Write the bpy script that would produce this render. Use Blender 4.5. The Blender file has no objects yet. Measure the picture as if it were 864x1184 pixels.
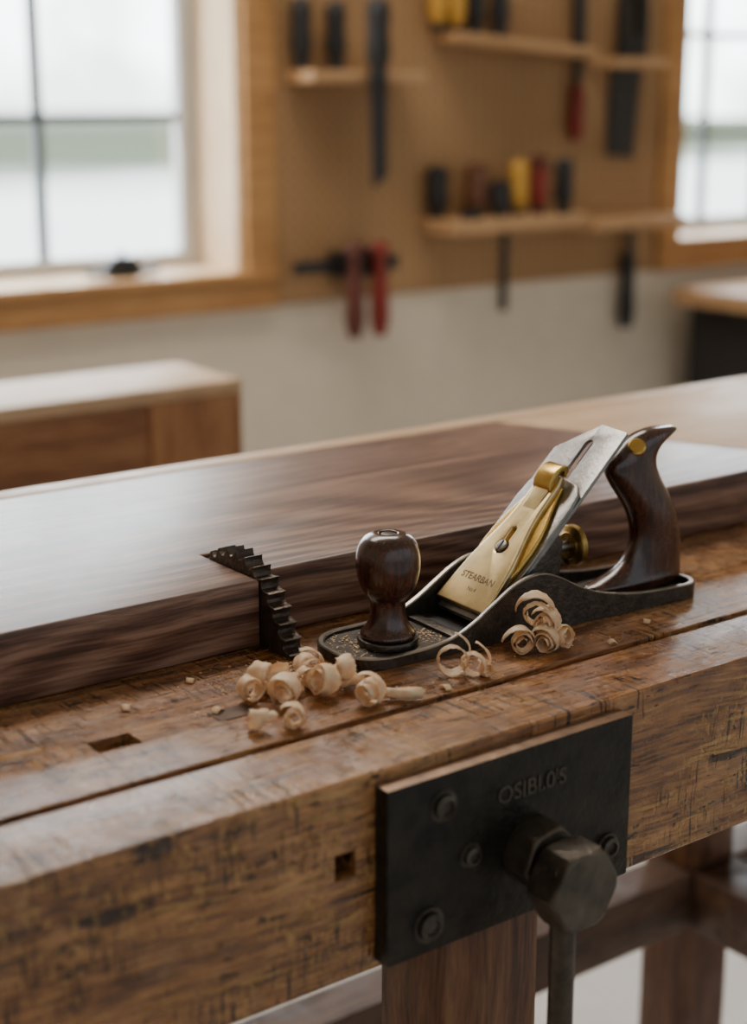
import bpy, bmesh, math, random
from mathutils import Vector, Matrix, noise
random.seed(7)
D=bpy.data; C=bpy.context; COL=C.scene.collection
BZ=0.85
# ------------------------------------------------------------------ materials
def newmat(n):
    m=D.materials.new(n); m.use_nodes=True
    nt=m.node_tree; b=nt.nodes['Principled BSDF']
    return m,nt,b
def N(nt,t,**k):
    n=nt.nodes.new(t)
    for a,v in k.items():
        if a in n.inputs.keys(): n.inputs[a].default_value=v
        else: setattr(n,a,v)
    return n
def ramp(nt,stops,interp='LINEAR'):
    r=nt.nodes.new('ShaderNodeValToRGB'); cr=r.color_ramp; cr.interpolation=interp
    while len(cr.elements)>1: cr.elements.remove(cr.elements[-1])
    cr.elements[0].position=stops[0][0]; c=stops[0][1]; cr.elements[0].color=(*c,1)
    for p,c in stops[1:]:
        e=cr.elements.new(p); e.color=(*c,1)
    return r
def simple(n,col,rough=.5,metal=0,bump=0,bscale=200,var=.15,coat=0):
    m,nt,b=newmat(n)
    b.inputs['Roughness'].default_value=rough; b.inputs['Metallic'].default_value=metal
    b.inputs['Coat Weight'].default_value=coat
    tc=N(nt,'ShaderNodeTexCoord')
    nz=N(nt,'ShaderNodeTexNoise',Scale=bscale*.35,Detail=5.0)
    nt.links.new(tc.outputs['Object'],nz.inputs['Vector'])
    lo=tuple(c*(1-var) for c in col); hi=tuple(min(1,c*(1+var)) for c in col)
    r=ramp(nt,[(.3,lo),(.7,hi)]); nt.links.new(nz.outputs[0],r.inputs[0]); nt.links.new(r.outputs[0],b.inputs['Base Color'])
    if bump:
        n2=N(nt,'ShaderNodeTexNoise',Scale=bscale,Detail=4.0); nt.links.new(tc.outputs['Object'],n2.inputs['Vector'])
        bp=N(nt,'ShaderNodeBump',Strength=bump,Distance=.001); nt.links.new(n2.outputs[0],bp.inputs['Height']); nt.links.new(bp.outputs[0],b.inputs['Normal'])
    return m
def wood(n,dark,mid,light,grain=(3,60,60),rough=.45,rvar=.15,bump=.25,fm=(4,7),wt=(.42,.58),wear=None,grime=.85,crossmarks=0,rings=0,ramt=.045,rscale=(2.4,8,8),rdet=1.0,coat=0,spec=.5,crough=.2,lo=.38,hi=.63):
    m,nt,b=newmat(n); L=nt.links.new
    tc=N(nt,'ShaderNodeTexCoord')
    nwv=N(nt,'ShaderNodeTexNoise',Scale=4.0,Detail=2.0); L(tc.outputs['Object'],nwv.inputs['Vector'])
    vs=N(nt,'ShaderNodeVectorMath',operation='SUBTRACT'); L(nwv.outputs[1],vs.inputs[0]); vs.inputs[1].default_value=(.5,.5,.5)
    vm=N(nt,'ShaderNodeVectorMath',operation='SCALE'); L(vs.outputs[0],vm.inputs[0]); vm.inputs[3].default_value=.03
    va=N(nt,'ShaderNodeVectorMath',operation='ADD'); L(tc.outputs['Object'],va.inputs[0]); L(vm.outputs[0],va.inputs[1])
    def mapped(sc,src=None):
        mp=N(nt,'ShaderNodeMapping'); mp.inputs['Scale'].default_value=sc; L(src or va.outputs[0],mp.inputs[0]); return mp.outputs[0]
    n1=N(nt,'ShaderNodeTexNoise',Scale=1.0,Detail=3.0,Roughness=.55); L(mapped(grain),n1.inputs['Vector'])
    g2=tuple(g*(fm[0] if g<15 else fm[1]) for g in grain)
    n2=N(nt,'ShaderNodeTexNoise',Scale=1.0,Detail=4.0,Roughness=.7); L(mapped(g2),n2.inputs['Vector'])
    mx=N(nt,'ShaderNodeMath',operation='MULTIPLY'); L(n1.outputs[0],mx.inputs[0]); mx.inputs[1].default_value=wt[0]
    m2=N(nt,'ShaderNodeMath',operation='MULTIPLY_ADD'); L(n2.outputs[0],m2.inputs[0]); m2.inputs[1].default_value=wt[1]; L(mx.outputs[0],m2.inputs[2])
    src=m2.outputs[0]
    if rings:
        n3=N(nt,'ShaderNodeTexNoise',Scale=1.0,Detail=rdet,Distortion=.4,Roughness=.35); L(mapped(rscale,tc.outputs['Object']),n3.inputs['Vector'])
        k=N(nt,'ShaderNodeMath',operation='MULTIPLY'); L(n3.outputs[0],k.inputs[0]); k.inputs[1].default_value=rings
        s=N(nt,'ShaderNodeMath',operation='SINE'); L(k.outputs[0],s.inputs[0])
        a=N(nt,'ShaderNodeMath',operation='MULTIPLY_ADD'); L(s.outputs[0],a.inputs[0]); a.inputs[1].default_value=ramt; L(src,a.inputs[2]); src=a.outputs[0]
    r=ramp(nt,[(lo,dark),(.50,mid),(hi,light)]); L(src,r.inputs[0]); col=r.outputs[0]
    if wear:
        nw=N(nt,'ShaderNodeTexNoise',Scale=wear[1],Detail=10.0,Roughness=.75); L(tc.outputs['Object'],nw.inputs['Vector'])
        rw=ramp(nt,[(.5,(0,0,0)),(.66,(1,1,1))]); L(nw.outputs[0],rw.inputs[0])
        mm=N(nt,'ShaderNodeMath',operation='MULTIPLY'); L(rw.outputs[0],mm.inputs[0]); mm.inputs[1].default_value=wear[2]
        mc=N(nt,'ShaderNodeMix',data_type='RGBA'); L(mm.outputs[0],mc.inputs[0]); L(col,mc.inputs[6]); mc.inputs[7].default_value=(*wear[0],1); col=mc.outputs[2]
        ng=N(nt,'ShaderNodeTexNoise',Scale=wear[1]*1.7,Detail=10.0,Roughness=.8); L(tc.outputs['Object'],ng.inputs['Vector'])
        rg=ramp(nt,[(.34,(.34,.27,.22)),(.54,(1,1,1))]); L(ng.outputs[0],rg.inputs[0])
        mg=N(nt,'ShaderNodeMix',data_type='RGBA',blend_type='MULTIPLY'); mg.inputs[0].default_value=grime; L(col,mg.inputs[6]); L(rg.outputs[0],mg.inputs[7]); col=mg.outputs[2]
    hgt=src
    if crossmarks:
        for sc,th,msc,thm,dk in (((520,34,34),.60,16.0,.45,.3),((7,200,110),.66,9.0,.48,.3),((12,260,260),.61,12.0,.44,7.0),((90,300,300),.65,20.0,.42,.3),((380,22,160),.60,8.0,.45,7.0)):
            nc=N(nt,'ShaderNodeTexNoise',Scale=1.0,Detail=2.0); L(mapped(sc),nc.inputs['Vector'])
            ncm=N(nt,'ShaderNodeTexNoise',Scale=msc,Detail=3.0); L(tc.outputs['Object'],ncm.inputs['Vector'])
            rc=ramp(nt,[(th,(0,0,0)),(th+.03,(1,1,1))]); L(nc.outputs[0],rc.inputs[0])
            rm=ramp(nt,[(thm,(0,0,0)),(thm+.06,(1,1,1))]); L(ncm.outputs[0],rm.inputs[0])
            ml=N(nt,'ShaderNodeMath',operation='MULTIPLY'); L(rc.outputs[0],ml.inputs[0]); L(rm.outputs[0],ml.inputs[1])
            m3=N(nt,'ShaderNodeMath',operation='MULTIPLY'); L(ml.outputs[0],m3.inputs[0]); m3.inputs[1].default_value=crossmarks*(1 if dk<1 else .6)
            mc=N(nt,'ShaderNodeMix',data_type='RGBA'); L(m3.outputs[0],mc.inputs[0]); L(col,mc.inputs[6]); mc.inputs[7].default_value=(min(.58,dark[0]*dk),dark[1]*dk*(1.8 if dk>1 else 1),dark[2]*dk*(2 if dk>1 else 1),1); col=mc.outputs[2]
            sb=N(nt,'ShaderNodeMath',operation='SUBTRACT'); L(hgt,sb.inputs[0]); L(ml.outputs[0],sb.inputs[1]); hgt=sb.outputs[0]
        nd=N(nt,'ShaderNodeTexNoise',Scale=55.0,Detail=4.0); L(tc.outputs['Object'],nd.inputs['Vector'])
        ad=N(nt,'ShaderNodeMath',operation='MULTIPLY_ADD'); L(nd.outputs[0],ad.inputs[0]); ad.inputs[1].default_value=1.5; L(hgt,ad.inputs[2]); hgt=ad.outputs[0]
    L(col,b.inputs['Base Color'])
    nr=N(nt,'ShaderNodeTexNoise',Scale=26.0,Detail=8.0,Roughness=.75); L(tc.outputs['Object'],nr.inputs['Vector'])
    mr=N(nt,'ShaderNodeMapRange'); L(nr.outputs[0],mr.inputs[0]); mr.inputs[1].default_value=.38; mr.inputs[2].default_value=.62
    mr.inputs[3].default_value=rough-rvar; mr.inputs[4].default_value=rough+rvar; L(mr.outputs[0],b.inputs['Roughness'])
    b.inputs['Coat Weight'].default_value=coat; b.inputs['Coat Roughness'].default_value=crough
    b.inputs['Specular IOR Level'].default_value=spec
    bp=N(nt,'ShaderNodeBump',Strength=bump,Distance=.0012); L(hgt,bp.inputs['Height']); L(bp.outputs[0],b.inputs['Normal'])
    return m
M={}
M['bench']=wood('bench_wood',(.070,.022,.006),(.260,.102,.029),(.46,.215,.072),grain=(8,130,130),fm=(4,4),wt=(.4,.6),rough=.30,rvar=.18,bump=.85,wear=((.58,.34,.16),11,.42),grime=.5,crossmarks=.9,spec=.6,coat=.22,crough=.17)
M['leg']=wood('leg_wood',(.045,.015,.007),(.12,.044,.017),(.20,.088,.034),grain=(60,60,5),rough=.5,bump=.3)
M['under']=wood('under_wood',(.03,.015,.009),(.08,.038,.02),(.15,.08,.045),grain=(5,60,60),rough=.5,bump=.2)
M['walnut']=wood('walnut',(.046,.017,.009),(.150,.070,.044),(.30,.175,.120),grain=(4,230,230),fm=(4,2.4),wt=(.42,.58),rough=.38,rvar=.02,bump=.05,rings=150,ramt=.07,rscale=(1.3,5,5),rdet=0.0,spec=.55,coat=.12,crough=.32,lo=.37,hi=.64)
M['maple']=wood('maple',(.46,.29,.16),(.56,.38,.23),(.64,.47,.31),grain=(4,60,60),rough=.42,rvar=.06,bump=.08)
M['trim']=wood('trim_wood',(.34,.155,.05),(.46,.235,.08),(.55,.30,.115),grain=(4,40,40),rough=.5,rvar=.05,bump=.05)
M['reveal']=wood('reveal_wood',(.62,.42,.24),(.72,.51,.31),(.80,.60,.40),grain=(3,20,4),rough=.5,rvar=.05,bump=.03)
M['shelf']=wood('shelf_wood',(.38,.21,.095),(.50,.30,.15),(.60,.39,.21),grain=(4,50,50),rough=.5,rvar=.05,bump=.05)
M['bench2']=wood('side_bench_wood',(.13,.045,.015),(.24,.098,.034),(.32,.15,.058),grain=(4,50,50),rough=.5,rvar=.05,bump=.1)
M['post2']=wood('side_bench_post_wood',(.17,.065,.02),(.31,.135,.048),(.40,.19,.075),grain=(40,40,4),rough=.5,rvar=.05,bump=.1)
M['bench2top']=wood('side_bench_top_wood',(.34,.20,.10),(.46,.30,.17),(.56,.39,.24),grain=(4,50,50),rough=.5,rvar=.05,bump=.1)
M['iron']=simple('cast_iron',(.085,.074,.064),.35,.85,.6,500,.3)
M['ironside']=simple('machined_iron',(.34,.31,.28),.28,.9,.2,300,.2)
M['darkiron']=simple('black_iron',(.018,.0135,.0095),.40,.5,.9,200,.6)
M['edgeiron']=simple('brown_iron_edge',(.24,.14,.08),.42,.35,.6,260,.35)
M['dog']=simple('bench_dog_iron',(.10,.065,.045),.55,.4,.4,260,.35)
M['rack']=simple('forged_iron',(.085,.064,.052),.38,.75,.8,350,.35)
M['hex']=simple('oiled_steel',(.090,.076,.060),.40,.75,.9,160,.45)
M['bolt']=simple('dark_bolt_steel',(.075,.062,.050),.38,.75,.7,300,.4)
M['steel']=simple('brushed_steel',(.29,.28,.27),.34,1,.18,400,.2)
M['brass']=simple('lever_brass',(.66,.52,.28),.31,1,.14,160,.2)
M['brass2']=simple('yellow_brass',(.62,.41,.12),.27,1,.08,200,.15)
M['brass3']=simple('aged_brass',(.38,.25,.08),.34,1,.2,300,.25)
M['rosewood']=wood('rosewood',(.011,.0035,.0025),(.045,.013,.008),(.095,.032,.018),grain=(70,70,12),rough=.24,rvar=.05,bump=.03,coat=.5)
M['etch']=simple('etched_letter',(.16,.115,.06),.6,.5,0,400,.5)
M['letter']=simple('plate_letter',(.085,.070,.054),.45,.6)
M['black']=simple('black_rubber',(.014,.014,.015),.45)
M['grey']=simple('tool_steel',(.05,.05,.053),.4,.7)
M['red']=simple('red_plastic',(.20,.018,.012),.4)
M['redbrown']=simple('red_brown_wood',(.10,.022,.014),.4)
M['brown']=simple('brown_wood_handle',(.12,.045,.02),.4)
M['yellow']=simple('yellow_plastic',(.55,.30,.045),.4)
M['wall']=simple('wall_paint',(.72,.63,.51),.8,0,.2,60,.03)
M['floor']=simple('floor_paint',(.66,.63,.59),.5,0,.1,30,.06)
M['sash']=simple('sash_paint',(.50,.50,.49),.5,0,0,50,.03)
M['muntin']=simple('muntin_paint',(.12,.14,.16),.5,0,0,50,.03)
def pegmat():
    m,nt,b=newmat('pegboard'); L=nt.links.new
    tc=N(nt,'ShaderNodeTexCoord')
    sx=N(nt,'ShaderNodeSeparateXYZ'); L(tc.outputs['Object'],sx.inputs[0])
    def cell(o):
        a=N(nt,'ShaderNodeMath',operation='MULTIPLY'); L(o,a.inputs[0]); a.inputs[1].default_value=1/.0254
        f=N(nt,'ShaderNodeMath',operation='FRACT'); L(a.outputs[0],f.inputs[0])
        s=N(nt,'ShaderNodeMath',operation='SUBTRACT'); L(f.outputs[0],s.inputs[0]); s.inputs[1].default_value=.5
        p=N(nt,'ShaderNodeMath',operation='POWER'); L(s.outputs[0],p.inputs[0]); p.inputs[1].default_value=2; return p.outputs[0]
    ad=N(nt,'ShaderNodeMath',operation='ADD'); L(cell(sx.outputs[0]),ad.inputs[0]); L(cell(sx.outputs[2]),ad.inputs[1])
    lt=N(nt,'ShaderNodeMath',operation='LESS_THAN'); L(ad.outputs[0],lt.inputs[0]); lt.inputs[1].default_value=.016
    nz=N(nt,'ShaderNodeTexNoise',Scale=3.0,Detail=3.0); L(tc.outputs['Object'],nz.inputs['Vector'])
    r=ramp(nt,[(.3,(.33,.185,.08)),(.7,(.41,.24,.11))]); L(nz.outputs[0],r.inputs[0])
    mc=N(nt,'ShaderNodeMix',data_type='RGBA'); L(lt.outputs[0],mc.inputs[0]); L(r.outputs[0],mc.inputs[6]); mc.inputs[7].default_value=(.05,.03,.02,1)
    L(mc.outputs[2],b.inputs['Base Color']); b.inputs['Roughness'].default_value=.6
    return m
M['peg']=pegmat()
def shavemat():
    m,nt,b=newmat('shaving_wood'); L=nt.links.new
    tc=N(nt,'ShaderNodeTexCoord'); nz=N(nt,'ShaderNodeTexNoise',Scale=220.0,Detail=3.0); L(tc.outputs['Object'],nz.inputs['Vector'])
    r=ramp(nt,[(.35,(.94,.68,.44)),(.65,(1.0,.88,.66))]); L(nz.outputs[0],r.inputs[0]); L(r.outputs[0],b.inputs['Base Color'])
    b.inputs['Roughness'].default_value=.45
    tr=N(nt,'ShaderNodeBsdfTranslucent'); L(r.outputs[0],tr.inputs[0])
    mx=N(nt,'ShaderNodeMixShader'); mx.inputs[0].default_value=.4
    L(b.outputs[0],mx.inputs[1]); L(tr.outputs[0],mx.inputs[2]); L(mx.outputs[0],nt.nodes['Material Output'].inputs[0])
    return m
M['shave']=shavemat()
def glassmat():
    m,nt,b=newmat('window_glass'); L=nt.links.new
    t=N(nt,'ShaderNodeBsdfTransparent'); g=N(nt,'ShaderNodeBsdfGlossy',Roughness=.02)
    f=N(nt,'ShaderNodeMixShader'); f.inputs[0].default_value=.05
    L(t.outputs[0],f.inputs[1]); L(g.outputs[0],f.inputs[2]); L(f.outputs[0],nt.nodes['Material Output'].inputs[0])
    return m
M['glass']=glassmat()
def groundmat():
    m,nt,b=newmat('pale_yard'); L=nt.links.new
    tc=N(nt,'ShaderNodeTexCoord'); sx=N(nt,'ShaderNodeSeparateXYZ'); L(tc.outputs['Object'],sx.inputs[0])
    nz=N(nt,'ShaderNodeTexNoise',Scale=.25,Detail=5.0); L(tc.outputs['Object'],nz.inputs['Vector'])
    a=N(nt,'ShaderNodeMath',operation='MULTIPLY_ADD'); L(nz.outputs[0],a.inputs[0]); a.inputs[1].default_value=10; L(sx.outputs[1],a.inputs[2])
    d=N(nt,'ShaderNodeMath',operation='DIVIDE'); L(a.outputs[0],d.inputs[0]); d.inputs[1].default_value=60
    r=ramp(nt,[(.0,(.80,.80,.77)),(.32,(.76,.76,.72)),(.44,(.115,.13,.09)),(.80,(.11,.12,.085)),(1.0,(.18,.19,.16))]); L(d.outputs[0],r.inputs[0]); L(r.outputs[0],b.inputs['Base Color']); b.inputs['Roughness'].default_value=1; b.inputs['Specular IOR Level'].default_value=0
    return m
M['yard']=groundmat()
# ------------------------------------------------------------------ helpers
def finish(o,mat,smooth=35):
    me=o.data
    if mat: me.materials.clear(); me.materials.append(mat)
    for p in me.polygons: p.use_smooth=True
    me.set_sharp_from_angle(angle=math.radians(smooth))
def top(o,label,cat,group=None,kind=None):
    o['label']=label; o['category']=cat
    if group: o['group']=group
    if kind: o['kind']=kind
def empty(name,loc,label,cat,rot=(0,0,0),group=None):
    o=D.objects.new(name,None); o.location=loc; o.rotation_euler=rot; o.empty_display_size=.02; COL.objects.link(o)
    top(o,label,cat,group); return o
def mkobj(name,me,mat,parent=None,loc=(0,0,0),smooth=35):
    o=D.objects.new(name,me); COL.objects.link(o); o.location=loc
    if parent is not None: o.parent=parent
    finish(o,mat,smooth); return o
def box(name,x0,x1,y0,y1,z0,z1,mat,parent=None,bev=.001,seg=2):
    c=Vector(((x0+x1)/2,(y0+y1)/2,(z0+z1)/2)); bm=bmesh.new(); bmesh.ops.create_cube(bm,size=1)
    for v in bm.verts: v.co=Vector((v.co.x*(x1-x0),v.co.y*(y1-y0),v.co.z*(z1-z0)))
    if bev: bmesh.ops.bevel(bm,geom=bm.edges[:],offset=bev,segments=seg,profile=.6,affect='EDGES')
    me=D.meshes.new(name); bm.to_mesh(me); bm.free()
    if parent is not None: c=c-Vector(parent.location)
    return mkobj(name,me,mat,parent,c)
def lathe(name,prof,mat,parent=None,loc=(0,0,0),segs=40,mtx=None,smooth=40):
    bm=bmesh.new(); rings=[]
    for r,z in prof:
        if r<1e-6: rings.append([bm.verts.new((0,0,z))])
        else: rings.append([bm.verts.new((r*math.cos(2*math.pi*i/segs),r*math.sin(2*math.pi*i/segs),z)) for i in range(segs)])
    for a,b in zip(rings,rings[1:]):
        for i in range(segs):
            j=(i+1)%segs
            if len(a)==1 and len(b)==1: continue
            if len(a)==1: bm.faces.new((a[0],b[i],b[j]))
            elif len(b)==1: bm.faces.new((a[i],a[j],b[0]))
            else: bm.faces.new((a[i],a[j],b[j],b[i]))
    if len(rings[0])>1: bm.faces.new(rings[0][::-1])
    if len(rings[-1])>1: bm.faces.new(rings[-1])
    bmesh.ops.recalc_face_normals(bm,faces=bm.faces[:])
    if mtx is not None: bm.transform(mtx)
    me=D.meshes.new(name); bm.to_mesh(me); bm.free()
    return mkobj(name,me,mat,parent,loc,smooth)
def prism(name,loops,depth,mat,parent=None,mtx=None,bev=0,loc=(0,0,0),smooth=35,bres=2):
    cu=D.curves.new(name,'CURVE'); cu.dimensions='2D'; cu.fill_mode='BOTH'
    cu.extrude=max(depth/2-bev,1e-5); cu.bevel_depth=bev; cu.bevel_resolution=bres
    if bev: cu.offset=-bev
    for lp in loops:
        s=cu.splines.new('POLY'); s.points.add(len(lp)-1); s.use_cyclic_u=True
        for p,q in zip(s.points,lp): p.co=(q[0],q[1],0,1)
    t=D.objects.new('tmp',cu); COL.objects.link(t); C.view_layer.update()
    dg=C.evaluated_depsgraph_get(); me=D.meshes.new_from_object(t.evaluated_get(dg))
    D.objects.remove(t); me.name=name
    bm=bmesh.new(); bm.from_mesh(me); bmesh.ops.remove_doubles(bm,verts=bm.verts[:],dist=1e-6)
    if mtx is not None: bm.transform(mtx)
    bmesh.ops.recalc_face_normals(bm,faces=bm.faces[:]); bm.to_mesh(me); bm.free()
    return mkobj(name,me,mat,parent,loc,smooth)
def textmesh(name,body,size,mat,parent,mtx,ext=.0002,fat=0):
    cu=D.curves.new(name,'FONT'); cu.body=body; cu.size=size; cu.extrude=ext; cu.align_x='CENTER'; cu.align_y='CENTER'; cu.offset=fat
    t=D.objects.new('tmp',cu); COL.objects.link(t); C.view_layer.update()
    dg=C.evaluated_depsgraph_get(); me=D.meshes.new_from_object(t.evaluated_get(dg)); D.objects.remove(t)
    me.transform(mtx); me.name=name
    return mkobj(name,me,mat,parent)
def basis(o,x,y,z):
    m=Matrix.Identity(4)
    for i,v in enumerate((x,y,z)):
        for j in range(3): m[j][i]=v[j]
    for j in range(3): m[j][3]=o[j]
    return m
def cut(o,x0,x1,y0,y1,z0,z1):
    mat=o.data.materials[0]
    bm=bmesh.new(); bmesh.ops.create_cube(bm,size=1)
    for v in bm.verts: v.co=Vector(((x0+x1)/2+v.co.x*(x1-x0),(y0+y1)/2+v.co.y*(y1-y0),(z0+z1)/2+v.co.z*(z1-z0)))
    me=D.meshes.new('c'); bm.to_mesh(me); bm.free(); me.materials.append(mat); c=D.objects.new('c',me); COL.objects.link(c)
    md=o.modifiers.new('b','BOOLEAN'); md.object=c; md.operation='DIFFERENCE'; md.solver='EXACT'
    C.view_layer.update(); dg=C.evaluated_depsgraph_get(); nm=D.meshes.new_from_object(o.evaluated_get(dg))
    o.modifiers.clear(); o.data=nm; D.objects.remove(c); finish(o,mat)
def pchip(pts,x):
    if x<=pts[0][0]: return pts[0][1]
    P=pts
    for i in range(len(P)-1):
        if x<=P[i+1][0]:
            x0,y0=P[i]; x1,y1=P[i+1]
            m0=(y1-(P[i-1][1] if i else y0))/(x1-(P[i-1][0] if i else x0)); m1=((P[i+2][1] if i+2<len(P) else y1)-y0)/((P[i+2][0] if i+2<len(P) else x1)-x0)
            h=x1-x0; t=(x-x0)/h
            return (2*t**3-3*t*t+1)*y0+(t**3-2*t*t+t)*h*m0+(-2*t**3+3*t*t)*y1+(t**3-t*t)*h*m1
    return P[-1][1]
def catmull(P,n):
    out=[]; P=[Vector(p) for p in P]; Q=[P[0]*2-P[1]]+P+[P[-1]*2-P[-2]]
    for i in range(1,len(Q)-2):
        for k in range(n):
            t=k/n; a,b,c,d=Q[i-1],Q[i],Q[i+1],Q[i+2]
            out.append(.5*((2*b)+(c-a)*t+(2*a-5*b+4*c-d)*t*t+(3*b-a-3*c+d)*t**3))
    out.append(P[-1]); return out
# ------------------------------------------------------------------ room
def struct(o): o['kind']='structure'; return o
X0,X1,Y0,Y1,ZC=-1.6,4.2,-1.6,2.5,2.7
struct(box('floor',X0,X1,Y0,Y1+.25,-.1,0,M['floor'],bev=0))
struct(box('ceiling',X0,X1,Y0,Y1+.25,ZC,ZC+.1,M['wall'],bev=0))
wb=struct(box('wall_back',X0,X1,Y1,Y1+.18,0,ZC,M['wall'],bev=0))
W=[(.645,1.565,.848,1.90),(2.70,3.62,.848,1.90)]
for a,b,c,d in W: cut(wb,a,b,Y1-.1,Y1+.3,c,d)
struct(box('wall_left',X0-.1,X0,Y0,Y1+.18,0,ZC,M['wall'],bev=0))
struct(box('wall_right',X1,X1+.1,Y0,Y1+.18,0,ZC,M['wall'],bev=0))
g=struct(box('exterior_ground',-40,60,Y1+.3,Y1+90,-.06,-.01,M['yard'],bev=0))
g.data.transform(Matrix.Translation((0,45,0))); g.location.y-=45
def window(n,a,b,c,d,vb,hb):
    e=D.objects.new('window_%d'%n,None); e.location=((a+b)/2,Y1,c); COL.objects.link(e); e['kind']='structure'
    r=.012; yg=Y1+.127
    box('jamb',a,a+r,Y1-.002,yg+.04,c,d,M['reveal'],e,0); box('jamb',b-r,b,Y1-.002,yg+.04,c,d,M['reveal'],e,0)
    box('head',a,b,Y1-.002,yg+.04,d-r,d,M['reveal'],e,0)
    box('sill',a-.06,b+.06,Y1-.03,Y1-.0005,c-.012,c+.004,M['trim'],e,.002)
    box('sill',a,b,Y1-.0005,yg+.04,c-.008,c+.004,M['reveal'],e,0)
    w=.065
    box('casing',a-w,a,Y1-.02,Y1-.001,c-.012,d+w,M['trim'],e,.002)
    box('casing',b,b+w,Y1-.02,Y1-.001,c-.012,d+w,M['trim'],e,.002)
    box('casing',a,b,Y1-.02,Y1-.001,d,d+w,M['trim'],e,.002)
    box('casing',a-w,b+w,Y1-.02,Y1-.001,c-.065,c-.012,M['trim'],e,.002)
    s=.05
    box('sash',a+r,a+s,yg,yg+.03,c+.004,d-r,M['sash'],e,.002); box('sash',b-s,b-r,yg,yg+.03,c+.004,d-r,M['sash'],e,.002)
    box('sash',a+s,b-s,yg,yg+.03,c+.004,c+.032,M['sash'],e,.002); box('sash',a+s,b-s,yg,yg+.03,d-s,d-r,M['sash'],e,.002)
    for x in vb: box('muntin',x-.009,x+.009,yg+.008,yg+.022,c+.03,d-s,M['muntin'],e,0)
    for z in hb: box('muntin',a+s,b-s,yg+.009,yg+.021,z-.007,z+.007,M['muntin'],e,0)
    box('glass',a+s,b-s,yg+.014,yg+.016,c+.03,d-s,M['glass'],e,0)
window(1,*W[0],(.97,1.24),(1.122,1.364,1.606))
window(2,*W[1],(2.94,3.13,3.32),(1.072,1.295,1.518,1.74))
pg=box('pegboard',1.634,2.632,Y1-.008,Y1-.001,.785,2.2,M['peg'],None,0)
top(pg,"tan hardboard pegboard panel mounted between two windows","pegboard")
def shelf(x0,x1,y0,z0,z1,tilt=0):
    o=box('wall_shelf',x0,x1,y0,Y1-.008,z0,z1,M['shelf'],None,.0015)
    o.rotation_euler=(0,tilt,0); top(o,"narrow light wood shelf fixed to the tan pegboard","shelf","wooden shelves on the pegboard"); return o
shelf(1.657,1.912,2.40,1.184,1.206)
shelf(1.995,2.352,2.40,1.247,1.265,.07)
shelf(2.40,2.56,2.41,1.216,1.236)
shelf(1.965,2.32,2.38,.903,.930)
shelf(2.34,2.61,2.38,.892,.914)
def handle_tool(name,x,y,z,h,r,mat,label,cat,group,blade=0,bw=.006,bmat='grey',cap=None):
    e=empty(name,(x,y,z),label,cat,group=group)
    lathe('handle',[(0,0),(r*.6,0),(r*.62,h*.1),(r*.95,h*.25),(r,h*.4),(r*.86,h*.55),(r*.97,h*.8),(r*.85,h*.94),(r*.5,h),(0,h)],mat,e,segs=20)
    lathe('ferrule',[(r*.63,h*.005),(r*.72,h*.005),(r*.72,h*.11),(r*.63,h*.11)],M['grey'],e,segs=20)
    if cap: lathe('end_cap',[(r*.9,h*.80),(r*1.03,h*.80),(r*1.0,h*.97),(r*.55,h*1.02),(0,h*1.02)],M[cap],e,segs=20)
    if blade:
        prism('blade',[[(-bw,.001),(bw,.001),(bw,-blade*.9),(-bw*.6,-blade)]],.004,M[bmat],e,mtx=basis((0,0,0),(1,0,0),(0,0,1),(0,-1,0)))
    return e
G="hand tools in the pegboard rack"
handle_tool('chisel',1.676,2.465,1.206,.125,.020,M['black'],"black-handled chisel standing on a wood shelf","chisel",G)
handle_tool('chisel',1.745,2.455,1.206,.12,.020,M['black'],"black-handled chisel standing on a wood shelf","chisel",G)
t=handle_tool('file',1.783,2.378,1.19,.14,.023,M['black'],"large dark file hanging in front of a shelf","file",G,.19,.019)
for x,m,l in ((1.985,'yellow','yellow'),(2.030,'yellow','yellow'),(2.078,'black','black'),(2.14,'grey','dark grey')):
    handle_tool('screwdriver',x,2.46,1.279-(x-1.99)*.07,.13,.019,M[m],"%s-handled screwdriver standing on a tilted shelf"%l,"screwdriver",G)
handle_tool('awl',1.992,2.465,.930,.10,.023,M['black'],"stout black-handled tool standing on a shelf","awl",G)
handle_tool('mallet_handle',2.07,2.44,.930,.105,.025,M['brown'],"turned brown wooden handle standing on a shelf","wooden handle",G)
handle_tool('awl',2.115,2.42,.930,.07,.025,M['black'],"short black tool standing on a shelf","awl",G)
handle_tool('screwdriver',2.172,2.43,.930,.108,.020,M['yellow'],"yellow-handled screwdriver standing on a shelf","screwdriver",G)
handle_tool('screwdriver',2.226,2.43,.930,.112,.020,M['red'],"red-handled screwdriver with dark end cap on a shelf","screwdriver",G,cap='redbrown')
handle_tool('awl',2.295,2.43,.930,.108,.021,M['black'],"slim black-handled tool standing on a shelf","awl",G)
for x0,x1,h in ((2.00,2.040,.020),(2.250,2.270,.03)):
    e=empty('tool_case',((x0+x1)/2,2.40,.9305),"small low black case lying on a shelf","case",group="small cases on the shelf")
    box('body',x0,x1,2.385,2.405,.9305,.9305+h*.6,M['black'],e,.003); box('lid',x0,x1,2.385,2.405,.9309+h*.6,.9305+h,M['black'],e,.003)
e=empty('nail_set',(2.366,2.474,1.07),"red-handled tool with dark shaft hung on pegboard","hand tool")
lathe('handle',[(0,0),(.012,.002),(.018,.03),(.016,.07),(.017,.10),(.010,.112),(0,.112)],M['red'],e,segs=20)
lathe('shaft',[(.009,.112),(.009,.17),(.014,.19),(.014,.30),(0,.30)],M['grey'],e,segs=16)
e=empty('hand_saw',(2.51,2.484,1.03),"dark hand saw hanging point down on pegboard","saw")
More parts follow.
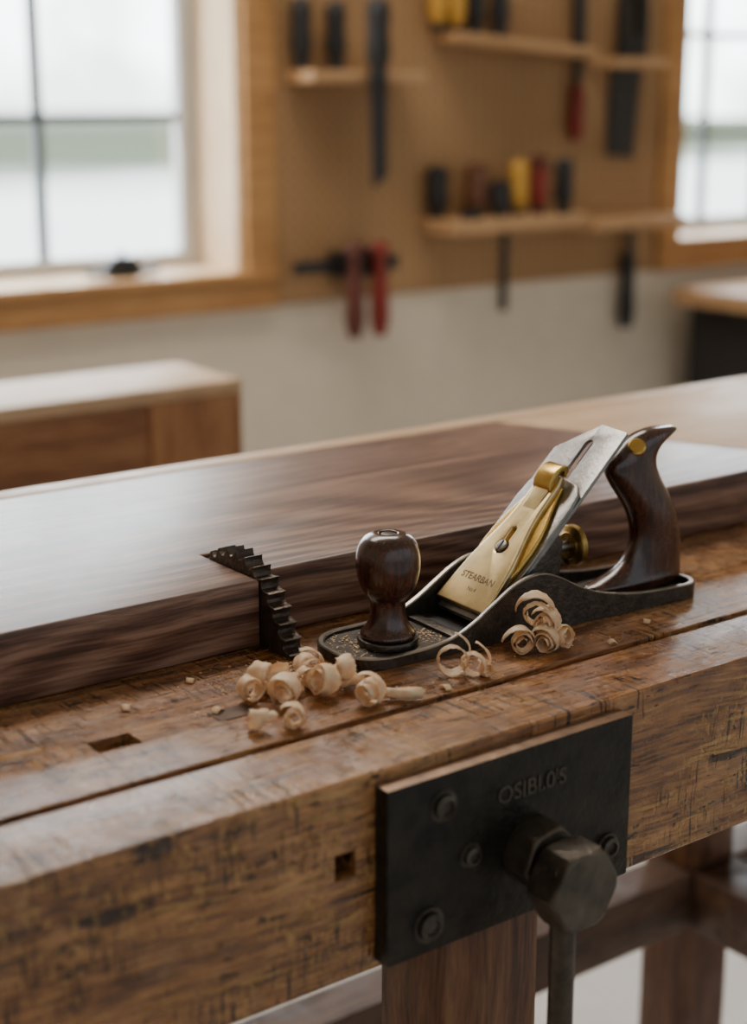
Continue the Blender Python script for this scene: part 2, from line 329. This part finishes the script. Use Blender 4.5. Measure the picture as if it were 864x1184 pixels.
prism('blade',[[(-.045,.01),(.035,0),(.05,.17),(.045,.25),(-.02,.25),(-.04,.16)]],.004,M['grey'],e,mtx=basis((0,0,0),(1,0,0),(0,0,1),(0,-1,0)))
prism('handle',[[(-.03,.20),(.045,.20),(.05,.30),(.03,.38),(-.02,.38),(-.03,.30)],[(-.005,.25),(.02,.25),(.02,.33),(-.005,.33)]],.022,M['black'],e,mtx=basis((0,-.012,0),(1,0,0),(0,0,1),(0,-1,0)),bev=.004)
e=empty('steel_rule',(2.19,2.488,.73),"thin dark steel rule hanging below a shelf","steel rule")
prism('blade',[[(-.009,0),(.009,0),(.009,.165),(.004,.17),(-.004,.17),(-.009,.165)]],.003,M['grey'],e,mtx=basis((0,0,0),(1,0,0),(0,0,1),(0,-1,0)))
e=empty('rasp',(2.53,2.470,.668),"black-handled rasp hanging below the shelf","rasp")
lathe('handle',[(0,0),(.015,.002),(.019,.04),(.015,.10),(.018,.15),(.009,.165),(0,.165)],M['black'],e,segs=20)
box('blade',2.52,2.54,2.464,2.47,.833,.892,M['grey'],e,.001)
e=empty('bar_clamp',(1.75,2.465,.854),"dark bar clamp with two red-brown handles on pegboard","clamp")
box('bar',1.645,1.885,2.445,2.455,.842,.866,M['black'],e,.002)
box('jaw',1.745,1.785,2.415,2.491,.832,.879,M['black'],e,.006); box('jaw',1.80,1.84,2.415,2.491,.832,.884,M['black'],e,.006)
for x,m in ((1.748,'redbrown'),(1.806,'red')):
    lathe('handle',[(0,-.13),(.012,-.13),(.019,-.10),(.017,-.05),(.012,-.012),(.012,.015),(.020,.03),(.014,.045),(0,.045)],M[m],e,loc=(x-1.75,-.062,0),segs=20)
e=empty('spokeshave',(1.335,2.53,.8525),"small dark spokeshave resting on the window sill","spokeshave")
prism('body',[[(-.07,.006),(-.035,.004),(-.02,0),(.02,0),(.035,.004),(.07,.006),(.07,.020),(.035,.018),(.022,.036),(-.022,.036),(-.035,.018),(-.07,.020)]],.024,M['black'],e,mtx=basis((0,0,0),(1,0,0),(0,0,1),(0,-1,0)),bev=.003)
lathe('screw',[(0,.034),(.006,.034),(.006,.046),(0,.046)],M['grey'],e,segs=16)
e=empty('side_workbench',(.65,1.83,0),"low brown wooden bench with pale worn top by the wall","workbench")
box('bench_top',.1,1.091,1.75,1.915,.790,.808,M['bench2top'],e,.002)
box('apron',.1,1.088,1.753,1.79,.66,.789,M['bench2'],e,.002)
box('end_block',.955,1.0895,1.7495,1.7527,.66,.789,M['post2'],e,.001)
for x in (.12,1.02): box('leg',x,x+.06,1.80,1.86,0,.789,M['bench2'],e,.002)
e=empty('tool_cabinet',(2.9,2.3,0),"dark cabinet with light wooden top beside the window","cabinet")
box('cabinet_top',2.62,3.3,2.18,2.42,.72,.755,M['shelf'],e,.003)
box('body',2.68,3.25,2.20,2.42,.0,.719,M['black'],e,.003)
box('door',2.70,2.95,2.19,2.1995,.05,.70,M['black'],e,.002); box('door',2.96,3.22,2.19,2.1995,.05,.70,M['black'],e,.002)
# ------------------------------------------------------------------ main bench
bench=empty('workbench',(.7,.8,0),"heavy worn reddish-brown woodworking bench with scarred glossy top","workbench")
fb=box('front_beam',-.6,2.0,.577,.6310,.742,BZ,M['bench'],bench,.0028,3)
cut(fb,.4065,.4190,.56,.60,.798,.812)
ts=box('bench_top',-.6,2.0,.6365,1.06,.79,BZ,M['bench'],bench,.0006,1)
cut(ts,.334,.358,.677,.692,.80,.90)
for x,y in ((.479,.580),(.479,.96),(1.10,.96),(1.45,.580)):
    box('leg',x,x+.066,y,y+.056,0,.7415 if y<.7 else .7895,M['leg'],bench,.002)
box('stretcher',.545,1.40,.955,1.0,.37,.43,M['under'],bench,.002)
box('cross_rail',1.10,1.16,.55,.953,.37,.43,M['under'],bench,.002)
d=box('bench_dog',.404,.428,.676,.690,.8500,.8504,M['dog'],None,0); top(d,"flush square iron bench dog set in the bench top","bench dog")
def plank(name,pts,z0,z1,mat,label,cat,bev=.0018):
    cx=sum(p[0] for p in pts)/len(pts); cy=sum(p[1] for p in pts)/len(pts)
    o=prism(name,[[(p[0]-cx,p[1]-cy) for p in pts]],z1-z0,mat,None,bev=bev,loc=(cx,cy,(z0+z1)/2)); top(o,label,cat); return o
plank('walnut_board',[(-.35,.762),(.4835,.762),(.4835,.828),(.4975,.828),(.4975,.776),(1.012,.776),(.899,1.032),(-.35,1.032)],.8505,.892,M['walnut'],"thick dark walnut board being planed on the bench","board")
plank('maple_board',[(1.0145,.776),(1.95,.776),(1.95,1.032),(.9015,1.032)],.8505,.892,M['maple'],"pale maple board butted against the walnut board end","board")
plank('maple_batten',[(-.35,1.0335),(1.95,1.0335),(1.95,1.055),(-.35,1.055)],.8505,.892,M['maple'],"narrow pale maple batten behind the walnut board","board")
def rack():
    base=catmull([(.824,.889),(.808,.897),(.79,.900),(.775,.897),(.761,.889),(.751,.878),(.743,.866),(.737,.856),(.733,.8505)],12)
    L=[0]
    for a,b in zip(base,base[1:]): L.append(L[-1]+(b-a).length)
    def at(s):
        for i in range(len(L)-1):
            if s<=L[i+1]:
                t=(s-L[i])/(L[i+1]-L[i]); p=base[i].lerp(base[i+1],t); d=(base[i+1]-base[i]).normalized(); return p,Vector((d.y,-d.x))
        d=(base[-1]-base[-2]).normalized(); return base[-1],Vector((d.y,-d.x))
    n=12; out=[]
    for i in range(n):
        for f,h in ((.0,.0012),(.12,-.0006),(.3,-.0014),(.5,-.0006),(.7,.0010),(.86,.0030),(.95,.0034)):
            p,nn=at(L[-1]*(i+f)/n)
            if nn.dot(p-Vector((.80,.86)))<0: nn=-nn
            q=p+nn*h
            out.append((q.x,max(q.y,.8505)))
    out.append((.733,.8505)); out.append((.7745,.8505)); out.append((.7745,.875)); out.append((.826,.884))
    e=empty('toothed_bench_stop',(.4905,.775,.85),"dark forged iron toothed stop biting the walnut board end","bench stop")
    prism('rack_plate',[[(a-.775,b-.85) for a,b in out]],.0125,M['rack'],e,mtx=basis((0,0,0),(0,1,0),(0,0,1),(1,0,0)),bev=.0004,smooth=30)
rack()
# ------------------------------------------------------------------ hand plane
P=empty('hand_plane',(.515,.7165,BZ+.0003),"cast-iron bench hand plane with brass lever cap and dark wooden handles","hand plane",rot=(0,0,math.radians(-2.5)))
LEN=.259; HW=.031; TOE=-.013
def body():
    def outline(inset):
        pts=[]; rt=.026-inset*.5; rh=.014-inset*.5; x0=TOE+inset;x1=LEN-inset;h=HW-inset
        def arc(cx,cy,r,a0,a1,n=10):
            for i in range(n+1):
                a=math.radians(a0+(a1-a0)*i/n); pts.append((cx+r*math.cos(a),cy+r*math.sin(a)))
        arc(x0+rt,-h+rt,rt,180,270)
        for i in range(1,110): pts.append((x0+rt+(x1-rh-x0-rt)*i/110,-h))
        arc(x1-rh,-h+rh,rh,270,360); arc(x1-rh,h-rh,rh,0,90)
        for i in range(1,110): pts.append((x1-rh-(x1-rh-x0-rt)*i/110,h))
        arc(x0+rt,h-rt,rt,90,180); return pts
    O=outline(0); I=outline(.0036); n=len(O)
    hp=[(-.015,.0068),(.020,.0068),(.040,.0076),(.056,.0105),(.070,.0165),(.085,.0255),(.098,.0330),(.110,.0372),(.122,.0378),(.136,.0330),(.152,.0245),(.170,.0175),(.19,.0132),(.215,.0105),(.262,.0092)]
    bm=bmesh.new(); ch=.0008
    def mid(a,b,t): return (a[0]*(1-t)+b[0]*t,a[1]*(1-t)+b[1]*t)
    ro=[bm.verts.new((p[0],p[1],0)) for p in O]
    rt1=[bm.verts.new((p[0],p[1],pchip(hp,p[0])-ch)) for p in O]
    rt2=[bm.verts.new((*mid(p,q,.2),pchip(hp,p[0]))) for p,q in zip(O,I)]
    rt3=[bm.verts.new((*mid(p,q,.8),pchip(hp,p[0]))) for p,q in zip(O,I)]
    ri=[bm.verts.new((q[0],q[1],pchip(hp,p[0])-ch)) for p,q in zip(O,I)]
    rb=[bm.verts.new((q[0],q[1],.0045)) for q in I]
    for A,B in ((ro,rt1),(rt1,rt2),(rt2,rt3),(rt3,ri),(ri,rb)):
        for i in range(n):
            j=(i+1)%n; bm.faces.new((A[i],A[j],B[j],B[i]))
    bm.faces.new(ro[::-1]); bm.faces.new(rb)
    bmesh.ops.recalc_face_normals(bm,faces=bm.faces[:])
    me=D.meshes.new('body'); bm.to_mesh(me); bm.free()
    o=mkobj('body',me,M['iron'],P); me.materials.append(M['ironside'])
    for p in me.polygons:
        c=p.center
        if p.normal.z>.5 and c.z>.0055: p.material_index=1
    o['label']="grey cast-iron sole and side cheeks"
    return o
bo=body()
def _bl(name,x0,x1,y0,y1,z0,z1,mat,bev):
    o=box(name,x0,x1,y0,y1,z0,z1,mat,None,bev); o.parent=P; return o
_bl('throat_dark_strip',.070,.079,-.024,.024,.0046,.0052,M['black'],0)  # black strip on the solid sole, painted shade in place of an opening
_bl('throat_ledge',.061,.069,-.0268,.0268,.0046,.0068,M['iron'],.001)
XZ=lambda y:basis((0,y,0),(1,0,0),(0,0,1),(0,-1,0))
prism('frog',[[(.088,.0048),(.148,.0048),(.148,.030),(.150,.050),(.145,.0565),(.0925,.0050)]],.032,M['iron'],P,mtx=XZ(0),bev=.001)
A0=(.0825,0,.0005)
s=math.sqrt(.5)
def inc(n): return basis((A0[0]-n*s,0,A0[2]+n*s),(s,0,s),(0,1,0),(-s,0,s))
def slot(a0,a1,r,n=8):
    p=[]
    for i in range(n+1):
        t=math.pi/2+math.pi*i/n; p.append((a0+r*math.cos(t),r*math.sin(t)))
    for i in range(n+1):
        t=-math.pi/2+math.pi*i/n; p.append((a1+r*math.cos(t),r*math.sin(t)))
    return p
prism('plane_iron',[[(.007,-.0245),(.1575,-.0245),(.1585,-.0235),(.1600,.000),(.1355,.0258),(.007,.0258)],slot(.075,.144,.0034)],.0024,M['steel'],P,mtx=inc(.0022),bev=.0002)
prism('chip_breaker',[[(.0075,-.0250),(.096,-.0250),(.107,-.0235),(.113,-.017),(.115,-.006),(.115,.006),(.113,.017),(.107,.0235),(.096,.0250),(.0075,.0250)]],.0026,M['steel'],P,mtx=inc(.0049),bev=.0005)
sh=[(.036,-.0205),(.048,-.0220),(.060,-.0226),(.071,-.0216),(.081,-.0190),(.090,-.0158),(.099,-.0128),(.107,-.0110)]
prism('cap_shoulder',[sh+[(a,-b) for a,b in sh[::-1]],[(.0565+.0052*math.cos(i*math.pi/10),.0052*math.sin(i*math.pi/10)) for i in range(20)]],.0030,M['brass2'],P,mtx=inc(.0078),bev=.0010,bres=3)
hw=[(.011,.0244),(.022,.0234),(.034,.0219),(.046,.0198),(.056,.0174),(.065,.0147),(.074,.0125),(.083,.0112),(.094,.0107),(.106,.0104)]
lp=[(a,-h) for a,h in hw]+[(.113,-.008),(.113,.008)]+[(a,h) for a,h in hw[::-1]]
key=[(.0565+.0048*math.cos(t),.0048*math.sin(t)) for t in [math.radians(25+310*i/18) for i in range(19)]]
key=key[:]+[(.070,-.0022),(.0715,0),(.070,.0022)]
o=prism('lever_cap',[lp,key],.0052,M['brass'],P,mtx=inc(.0098),bev=.0014,bres=3); o['label']="pale polished brass lever cap"
prism('cap_screw',[[(.0565+.0040*math.cos(i*math.pi/12),.0040*math.sin(i*math.pi/12)) for i in range(24)]],.006,M['steel'],P,mtx=inc(.0104),bev=.0006)
prism('screw_slot',[[(.0530,-.0005),(.0600,-.0005),(.0600,.0005),(.0530,.0005)]],.0004,M['black'],P,mtx=inc(.0136))
mc=basis((A0[0],0,A0[2]),(s,0,s),(-s,0,s),(0,-1,0))
arc=[(.1000,.0126),(.1015,.0148),(.1045,.0168),(.1085,.0181),(.1130,.0182),(.1170,.0170),(.1198,.0148),(.1208,.0120),(.1188,.0098),(.1150,.0088),(.1140,.0100),(.1165,.0118),(.1160,.0135),(.1135,.0144),(.1095,.0142),(.1060,.0132),(.1045,.0126)]
prism('cam_lever',[arc],.0160,M['brass2'],P,mtx=mc,bev=.0007,bres=3,smooth=50)
prism('cam_arm',[[(.086,.0124),(.098,.0124),(.110,.0124),(.1130,.0128),(.110,.0140),(.100,.0138)]],.0130,M['brass'],P,mtx=mc,bev=.0006)
tm=lambda a,b,n:basis(Vector(A0)+Vector((s,0,s))*a+Vector((0,1,0))*b+Vector((-s,0,s))*n,(0,-1,0),(s,0,s),(-s,0,s))
textmesh('lettering',"STEARBAN",.0064,M['etch'],P,tm(.0310,.000,.0124),.00004,.00016)
textmesh('lettering',"No.4",.0040,M['etch'],P,tm(.0230,-.001,.0124),.00004,.00006)
def RXat(x,z,y=0): return basis((x,y,z),(0,0,-1),(0,1,0),(1,0,0))
lathe('adjusting_wheel',[(0,0),(.0085,0),(.0095,.0010),(.0125,.0016),(.0132,.0024),(.0132,.0060),(.0125,.0068),(.009,.0072),(.006,.0080),(0,.0080)],M['brass3'],P,mtx=RXat(.167,.0405),segs=48)
lathe('adjuster_stud',[(0,0),(.0035,0),(.0035,.022),(0,.022)],M['steel'],P,mtx=RXat(.146,.0405),segs=16)
prism('lateral_lever',[[(.13,-.002),(.155,-.002),(.156,.0),(.155,.002),(.13,.002)]],.0016,M['steel'],P,mtx=inc(-.001))
# knob
lathe('knob_boss',[(0,.0048),(.0178,.0048),(.0182,.0075),(.0176,.0088),(.0160,.0092),(0,.0092)],M['iron'],P,loc=(.026,-.004,0),segs=48)
kp=[(0,.0093),(.0156,.0093),(.0165,.0106),(.0161,.0122),(.0144,.0142),(.0124,.0175),(.0110,.0220),(.0104,.0262),(.0104,.0298),(.0112,.0326),(.0133,.0352),(.0156,.0388),(.0176,.0440),(.0188,.0505),(.0190,.0560),(.0184,.0612),(.0168,.0658),(.0143,.0692),(.0110,.0713),(.0078,.0722),(.0056,.0719),(.0050,.0708),(0,.0706)]
kk=catmull([(p[0],p[1]) for p in kp[1:]],3)
lathe('front_knob',[(0,.0093)]+[(max(v.x,0),v.y) for v in kk],M['rosewood'],P,loc=(.026,-.004,0),segs=56,smooth=60)
lathe('knob_screw',[(0,.0707),(.0040,.0707),(.0040,.0716),(.003,.0720),(0,.0720)],M['bolt'],P,loc=(.026,-.004,0),segs=24)
# tote
def tote():
    S=[(.0048,.190,.262,.0105),(.008,.1845,.2645,.0115),(.0110,.1845,.2650,.0115),(.0140,.194,.2650,.0105),(.019,.208,.2645,.0098),(.026,.2170,.2640,.0096),(.036,.2215,.2625,.0096),(.044,.2220,.2600,.0102),(.052,.2200,.2570,.0108),(.060,.2160,.2530,.0112),(.068,.2100,.2484,.0112),(.076,.2035,.2430,.0108),(.084,.1985,.2390,.0106),(.090,.1985,.2375,.0104),(.095,.2025,.2388,.0100),(.100,.2080,.2428,.0096),(.1045,.2140,.2505,.0086),(.1078,.2210,.2560,.0070),(.1098,.2280,.2530,.0045)]
    pts=catmull([(a,b,c) for a,b,c,d in S],3); ws=catmull([(a,d,0) for a,b,c,d in S],3)
    bm=bmesh.new(); rings=[]; n=32
    for p,w in zip(pts,ws):
        cx=(p.y+p.z)/2; rx=(p.z-p.y)/2; r=[]
        for i in range(n):
            t=2*math.pi*i/n; c,sn=math.cos(t),math.sin(t); e=.85
            r.append(bm.verts.new((cx+rx*abs(c)**e*(1 if c>0 else -1),w.y*abs(sn)**e*(1 if sn>0 else -1),p.x)))
        rings.append(r)
    for a,b in zip(rings,rings[1:]):
        for i in range(n):
            j=(i+1)%n; bm.faces.new((a[i],a[j],b[j],b[i]))
    bm.faces.new(rings[0][::-1]); bm.faces.new(rings[-1])
    bmesh.ops.recalc_face_normals(bm,faces=bm.faces[:])
    me=D.meshes.new('rear_handle'); bm.to_mesh(me); bm.free()
    o=mkobj('rear_handle',me,M['rosewood'],P,loc=(-.003,-.004,0),smooth=80); o['label']="dark polished rosewood rear handle"
    nv=Vector((-.50,-.60,.62)).normalized(); xv=Vector((0,1,0)).cross(nv).normalized(); yv=nv.cross(xv)
    lathe('handle_screw',[(0,-.003),(.0058,-.003),(.0058,.0010),(.0046,.0022),(0,.0024)],M['brass2'],P,mtx=basis((.2130,-.0110,.1010),xv,yv,nv),segs=28)
tote()
# ------------------------------------------------------------------ vise
K=1.016
V=empty('bench_vise',(.513,.566,.794),"black iron vise plate with hex screw bolted to bench","vise")
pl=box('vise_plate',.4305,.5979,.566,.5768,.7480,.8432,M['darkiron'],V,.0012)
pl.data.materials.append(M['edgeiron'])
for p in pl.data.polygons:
    if p.normal.z>.5: p.material_index=1  # every upward face of the plate takes the paler brown iron
def MY(x,z,y):
    return basis((x*K-.513,y+.009-.566,1.17-(1.17-z)*K-.794),(1,0,0),(0,0,1),(0,-1,0))
def bolt(x,z,r,h=.0036):
    lathe('bolt',[(0,0),(r*1.3,0),(r*1.3,.0008),(r*1.02,.0010),(r*.98,h),(r*.6,h*1.2),(r*.5,h*.75),(0,h*.65)],M['bolt'],V,mtx=MY(x,z,.5570),segs=28)
for x,z,r in ((.4575,.8320,.0066),(.4492,.7700,.0074),(.4755,.8000,.0052),(.5725,.7760,.0060)): bolt(x,z,r)
def hexa(name,x,z,r,y0,y1,rot,mat):
    import math as m
    bm=bmesh.new(); L=y0-y1; n=48; rings=[]
    def ring(rad,cap,zz):
        out=[]
        for i in range(n):
            a=360*i/n; b=(a%60)-30; hr=rad*m.cos(m.radians(30))/m.cos(m.radians(b))
            q=min(hr,cap); t=m.radians(a+rot); out.append(bm.verts.new((q*m.cos(t),q*m.sin(t),zz)))
        return out
    rr=[ring(r,r*.93,0),ring(r,r,L*.10),ring(r,r*.995,L*.84),ring(r,r*.955,L*.91),ring(r*.985,r*.915,L*.96),ring(r*.94,r*.86,L)]
    for a,b in zip(rr,rr[1:]):
        for i in range(n): bm.faces.new((a[i],a[(i+1)%n],b[(i+1)%n],b[i]))
    bm.faces.new(rr[0][::-1]); bm.faces.new(rr[-1])
    bmesh.ops.recalc_face_normals(bm,faces=bm.faces[:])
    bm.transform(MY(x,z,y0)); me=D.meshes.new(name); bm.to_mesh(me); bm.free()
    return mkobj(name,me,mat,V,smooth=18)
hexa('hex_nut',.5155,.7920,.0192,.5570,.5385,10,M['hex'])
lathe('screw_shaft',[(0,0),(.009,0),(.009,.012),(0,.012)],M['hex'],V,mtx=MY(.5160,.7885,.5390),segs=24)
hexa('hex_head',.5155,.7850,.0238,.5340,.5130,0,M['hex'])
lathe('handle_bar',[(0,0),(.0062,0),(.0068,.002),(.0068,.13),(.0075,.132),(.0075,.136),(0,.136)],M['bolt'],V,mtx=Matrix.Translation((.5175-.513,.5325-.566,.767-.794-.136)),segs=28)
textmesh('lettering',"OSIBI.0'S",.0130,M['letter'],V,basis((.5245-.513,.5656-.566,.8210-.794),(1,0,0),(0,0,1),(0,-1,0)),.0005,.0001)
# ------------------------------------------------------------------ shavings
def curl(x,y,z,r0,r1,turns,width,yaw,pitch,drift=0,parent=None,seed=0,flare=1.8,irr=.08,even=.30):
    rnd=random.Random(seed); n=int(34*turns); bm=bmesh.new(); prev=None; ph=rnd.random()*6
    mt=Matrix.Rotation(yaw,4,'Z')@Matrix.Rotation(pitch,4,'X')
    k1,k2,k3=rnd.uniform(irr*.5,irr),rnd.random()*6,rnd.random()*6
    for i in range(n+1):
        t=i/n; a=ph+t*turns*2*math.pi; r=(r0+(r1-r0)*t)*(1+k1*math.sin(a*.63+k2)+k1*.5*math.sin(a*2.1+k3))
        if t>.85: r*=1+(t-.85)*flare
        w=width*(1-even+even*.6*math.sin(t*9+k2)+even*.4*math.sin(t*23+k3)); w*=min(1,.5+(1-t)*5)*min(1,.6+t*5)
        off=drift*t+.0008*math.sin(4*t+ph); row=[]
        for k in range(5):
            q=k/4-.5; rr=r*(1+.06*math.cos(q*3))
            fr=(rnd.uniform(-.0005,.0005) if k in (0,4) else 0)
            row.append(bm.verts.new(mt@Vector((rr*math.cos(a),off+q*w+fr,rr*math.sin(a)*.97+(.0005*math.sin(a*3+q*6)) ))))
        if prev:
            for k in range(4): bm.faces.new((prev[k],prev[k+1],row[k+1],row[k]))
        prev=row
    mz=min(v.co.z for v in bm.verts)
    for v in bm.verts: v.co.z-=mz
    me=D.meshes.new('wood_shaving'); bm.to_mesh(me); bm.free()
    o=mkobj('wood_shaving',me,M['shave'],parent,(x,y,z),smooth=80)
    md=o.modifiers.new('s','SOLIDIFY'); md.thickness=.00016
    top(o,"curled pale wood shaving lying on the bench","wood shaving","curled wood shavings"); return o
zb=BZ+.0006; r=math.radians
CU=[(.431,.6856,.0030,.0075,2.2,.012,-5,0,.005),(.442,.6727,.0028,.0085,2.5,.014,-62,6,.004),(.449,.696,.0035,.0082,1.9,.013,30,10,.008),
(.464,.672,.003,.0095,2.4,.014,-85,-8,.006),(.474,.694,.0035,.0092,2.1,.015,-15,5,.006),(.482,.679,.003,.0092,2.4,.015,-105,12,.006),
(.4776,.647,.0026,.0080,2.6,.016,-60,0,.004),(.429,.6446,.0027,.0064,2.1,.012,-40,0,.004),(.419,.651,.0025,.0050,1.6,.011,60,0,.010),
(.456,.684,.0035,.0078,1.8,.013,75,18,.008),(.469,.683,.0028,.0070,2.0,.011,5,0,.006),
(.542,.652,.0080,.0100,1.8,.0055,-30,14,.009),(.551,.646,.0055,.0088,1.8,.006,-55,10,.008),(.558,.641,.0026,.0044,2.1,.008,-10,0,.006),
(.600,.6585,.003,.0086,2.4,.013,-35,0,.004),(.6105,.651,.0028,.0086,2.6,.014,-65,6,.004),(.6235,.648,.003,.0080,2.3,.013,5,0,.005)]
for i,c in enumerate(CU): curl(c[0],c[1],zb,c[2],c[3],c[4],c[5],r(c[6]),r(c[7]),c[8],seed=i)
o=curl(.4995,.6426,zb,.0016,.0033,3.0,.022,r(53),0,0,seed=77,flare=0,irr=.01,even=.04); o['label']="tightly rolled straight tube of pale wood shaving"
o=curl(.613,.660,zb+.012,.0060,.0105,2.1,.0090,r(-35),r(18),.008,seed=40); o['label']="tall looping pale shaving leaning on the plane side"
curl(.615,.657,zb+.008,.0035,.0085,2.1,.012,r(-70),r(8),.005,seed=41)
def chip(x,y,L,wd,yaw,seed):
    bm=bmesh.new(); prev=None
    for i in range(9):
        t=i/8; row=[bm.verts.new(((t-.5)*L,(k-.5)*wd*(1-.3*abs(t-.5)),.0016*math.sin(t*math.pi)+.0004*k)) for k in range(2)]
        if prev: bm.faces.new((prev[0],prev[1],row[1],row[0]))
        prev=row
    me=D.meshes.new('wood_chip'); bm.to_mesh(me); bm.free()
    o=mkobj('wood_chip',me,M['shave'],None,(x,y,BZ+.0008)); o.rotation_euler=(0,0,yaw)
    md=o.modifiers.new('s','SOLIDIFY'); md.thickness=.0004
    top(o,"small flat pale wood chip lying on the bench","wood chip","loose wood chips")
for i,(x,y,a) in enumerate([(.372,.721,70),(.4095,.688,30),(.528,.6415,80),(.655,.640,-20),(.42,.735,50),(.70,.655,40)]):
    chip(x,y,.008 if i<3 else .005,.0045,r(a),i)
def dust(name,cx,cy,sx,sy,n,z,seed,parent=None,label=None):
    rnd=random.Random(seed); bm=bmesh.new()
    for _ in range(n):
        x=rnd.gauss(0,sx); y=rnd.gauss(0,sy)
        if abs(x)>2.2*sx or abs(y)>2.2*sy: continue
        q=rnd.uniform(.0003,.0008); m=Matrix.Translation((x,y,q*.3))@Matrix.Rotation(rnd.random()*6,4,'Z')@Matrix.Diagonal((q*2,q,q*.5,1))
        bmesh.ops.create_cube(bm,size=1,matrix=m)
    me=D.meshes.new(name); bm.to_mesh(me); bm.free()
    o=mkobj(name,me,M['shave'],parent,(cx,cy,z)); o['kind']='stuff'
    if not parent: o['label']=label; o['category']='sawdust'
    return o
dust('sawdust',.460,.712,.030,.018,170,BZ+.0003,1,None,"fine pale sawdust scattered on the bench top")
dust('sawdust',.58,.658,.06,.009,50,BZ+.0003,2,None,"fine pale sawdust scattered on the bench top")
dust('dust',.008,.004,.008,.011,130,.0048,3,P)
dust('dust',.052,-.005,.006,.010,70,.0048,4,P)
# ------------------------------------------------------------------ world & lights
w=D.worlds.new('W'); C.scene.world=w; w.use_nodes=True; nt=w.node_tree; L=nt.links.new
bg=nt.nodes['Background']; tc=N(nt,'ShaderNodeTexCoord'); sx=N(nt,'ShaderNodeSeparateXYZ'); L(tc.outputs['Generated'],sx.inputs[0])
rz=ramp(nt,[(.0,(.75,.80,.80)),(.50,(.34,.38,.36)),(.515,(.44,.48,.47)),(.54,(.66,.72,.74)),(.60,(.90,.96,1.0)),(1,(.82,.92,1.0))])
nz=N(nt,'ShaderNodeTexNoise',Scale=22.0,Detail=5.0); L(tc.outputs['Generated'],nz.inputs['Vector'])
na=N(nt,'ShaderNodeMath',operation='MULTIPLY_ADD'); L(nz.outputs[0],na.inputs[0]); na.inputs[1].default_value=-.12; na.inputs[2].default_value=.570
mz=N(nt,'ShaderNodeMath',operation='MULTIPLY_ADD'); L(sx.outputs[2],mz.inputs[0]); mz.inputs[1].default_value=.5; L(na.outputs[0],mz.inputs[2]); L(mz.outputs[0],rz.inputs[0]); L(rz.outputs[0],bg.inputs[0])
my=N(nt,'ShaderNodeMapRange'); L(sx.outputs[1],my.inputs[0]); my.inputs[1].default_value=-.2; my.inputs[2].default_value=.2; my.inputs[3].default_value=.80; my.inputs[4].default_value=12.5
L(my.outputs[0],bg.inputs[1])
def area(name,loc,tgt,sx_,sy_,e,col):
    l=D.lights.new(name,'AREA'); l.shape='RECTANGLE'; l.size=sx_; l.size_y=sy_; l.energy=e; l.color=col
    o=D.objects.new(name,l); COL.objects.link(o); o.location=loc
    o.rotation_euler=(Vector(tgt)-Vector(loc)).to_track_quat('-Z','Y').to_euler()
    return o
area('overhead_fill',(1.0,1.9,2.55),(.8,1.2,.8),1.6,.5,34,(1,.92,.82))  # unseen area light added overhead as soft indoor fill
# ------------------------------------------------------------------ camera
cam=D.cameras.new('camera'); co=D.objects.new('camera',cam); COL.objects.link(co); C.scene.camera=co
Rv=Vector((.8018,-.5976,0)); Fv=Vector((.578,.7755,-.2546)).normalized(); Uv=Rv.cross(Fv).normalized(); Rv=Fv.cross(Uv)
co.matrix_world=basis((0,0,1.17),Rv,Uv,-Fv)
cam.sensor_fit='VERTICAL'; cam.sensor_height=36; cam.sensor_width=36; cam.lens=56.25; cam.clip_start=.05
cam.dof.use_dof=True; cam.dof.focus_distance=.945; cam.dof.aperture_fstop=4.2
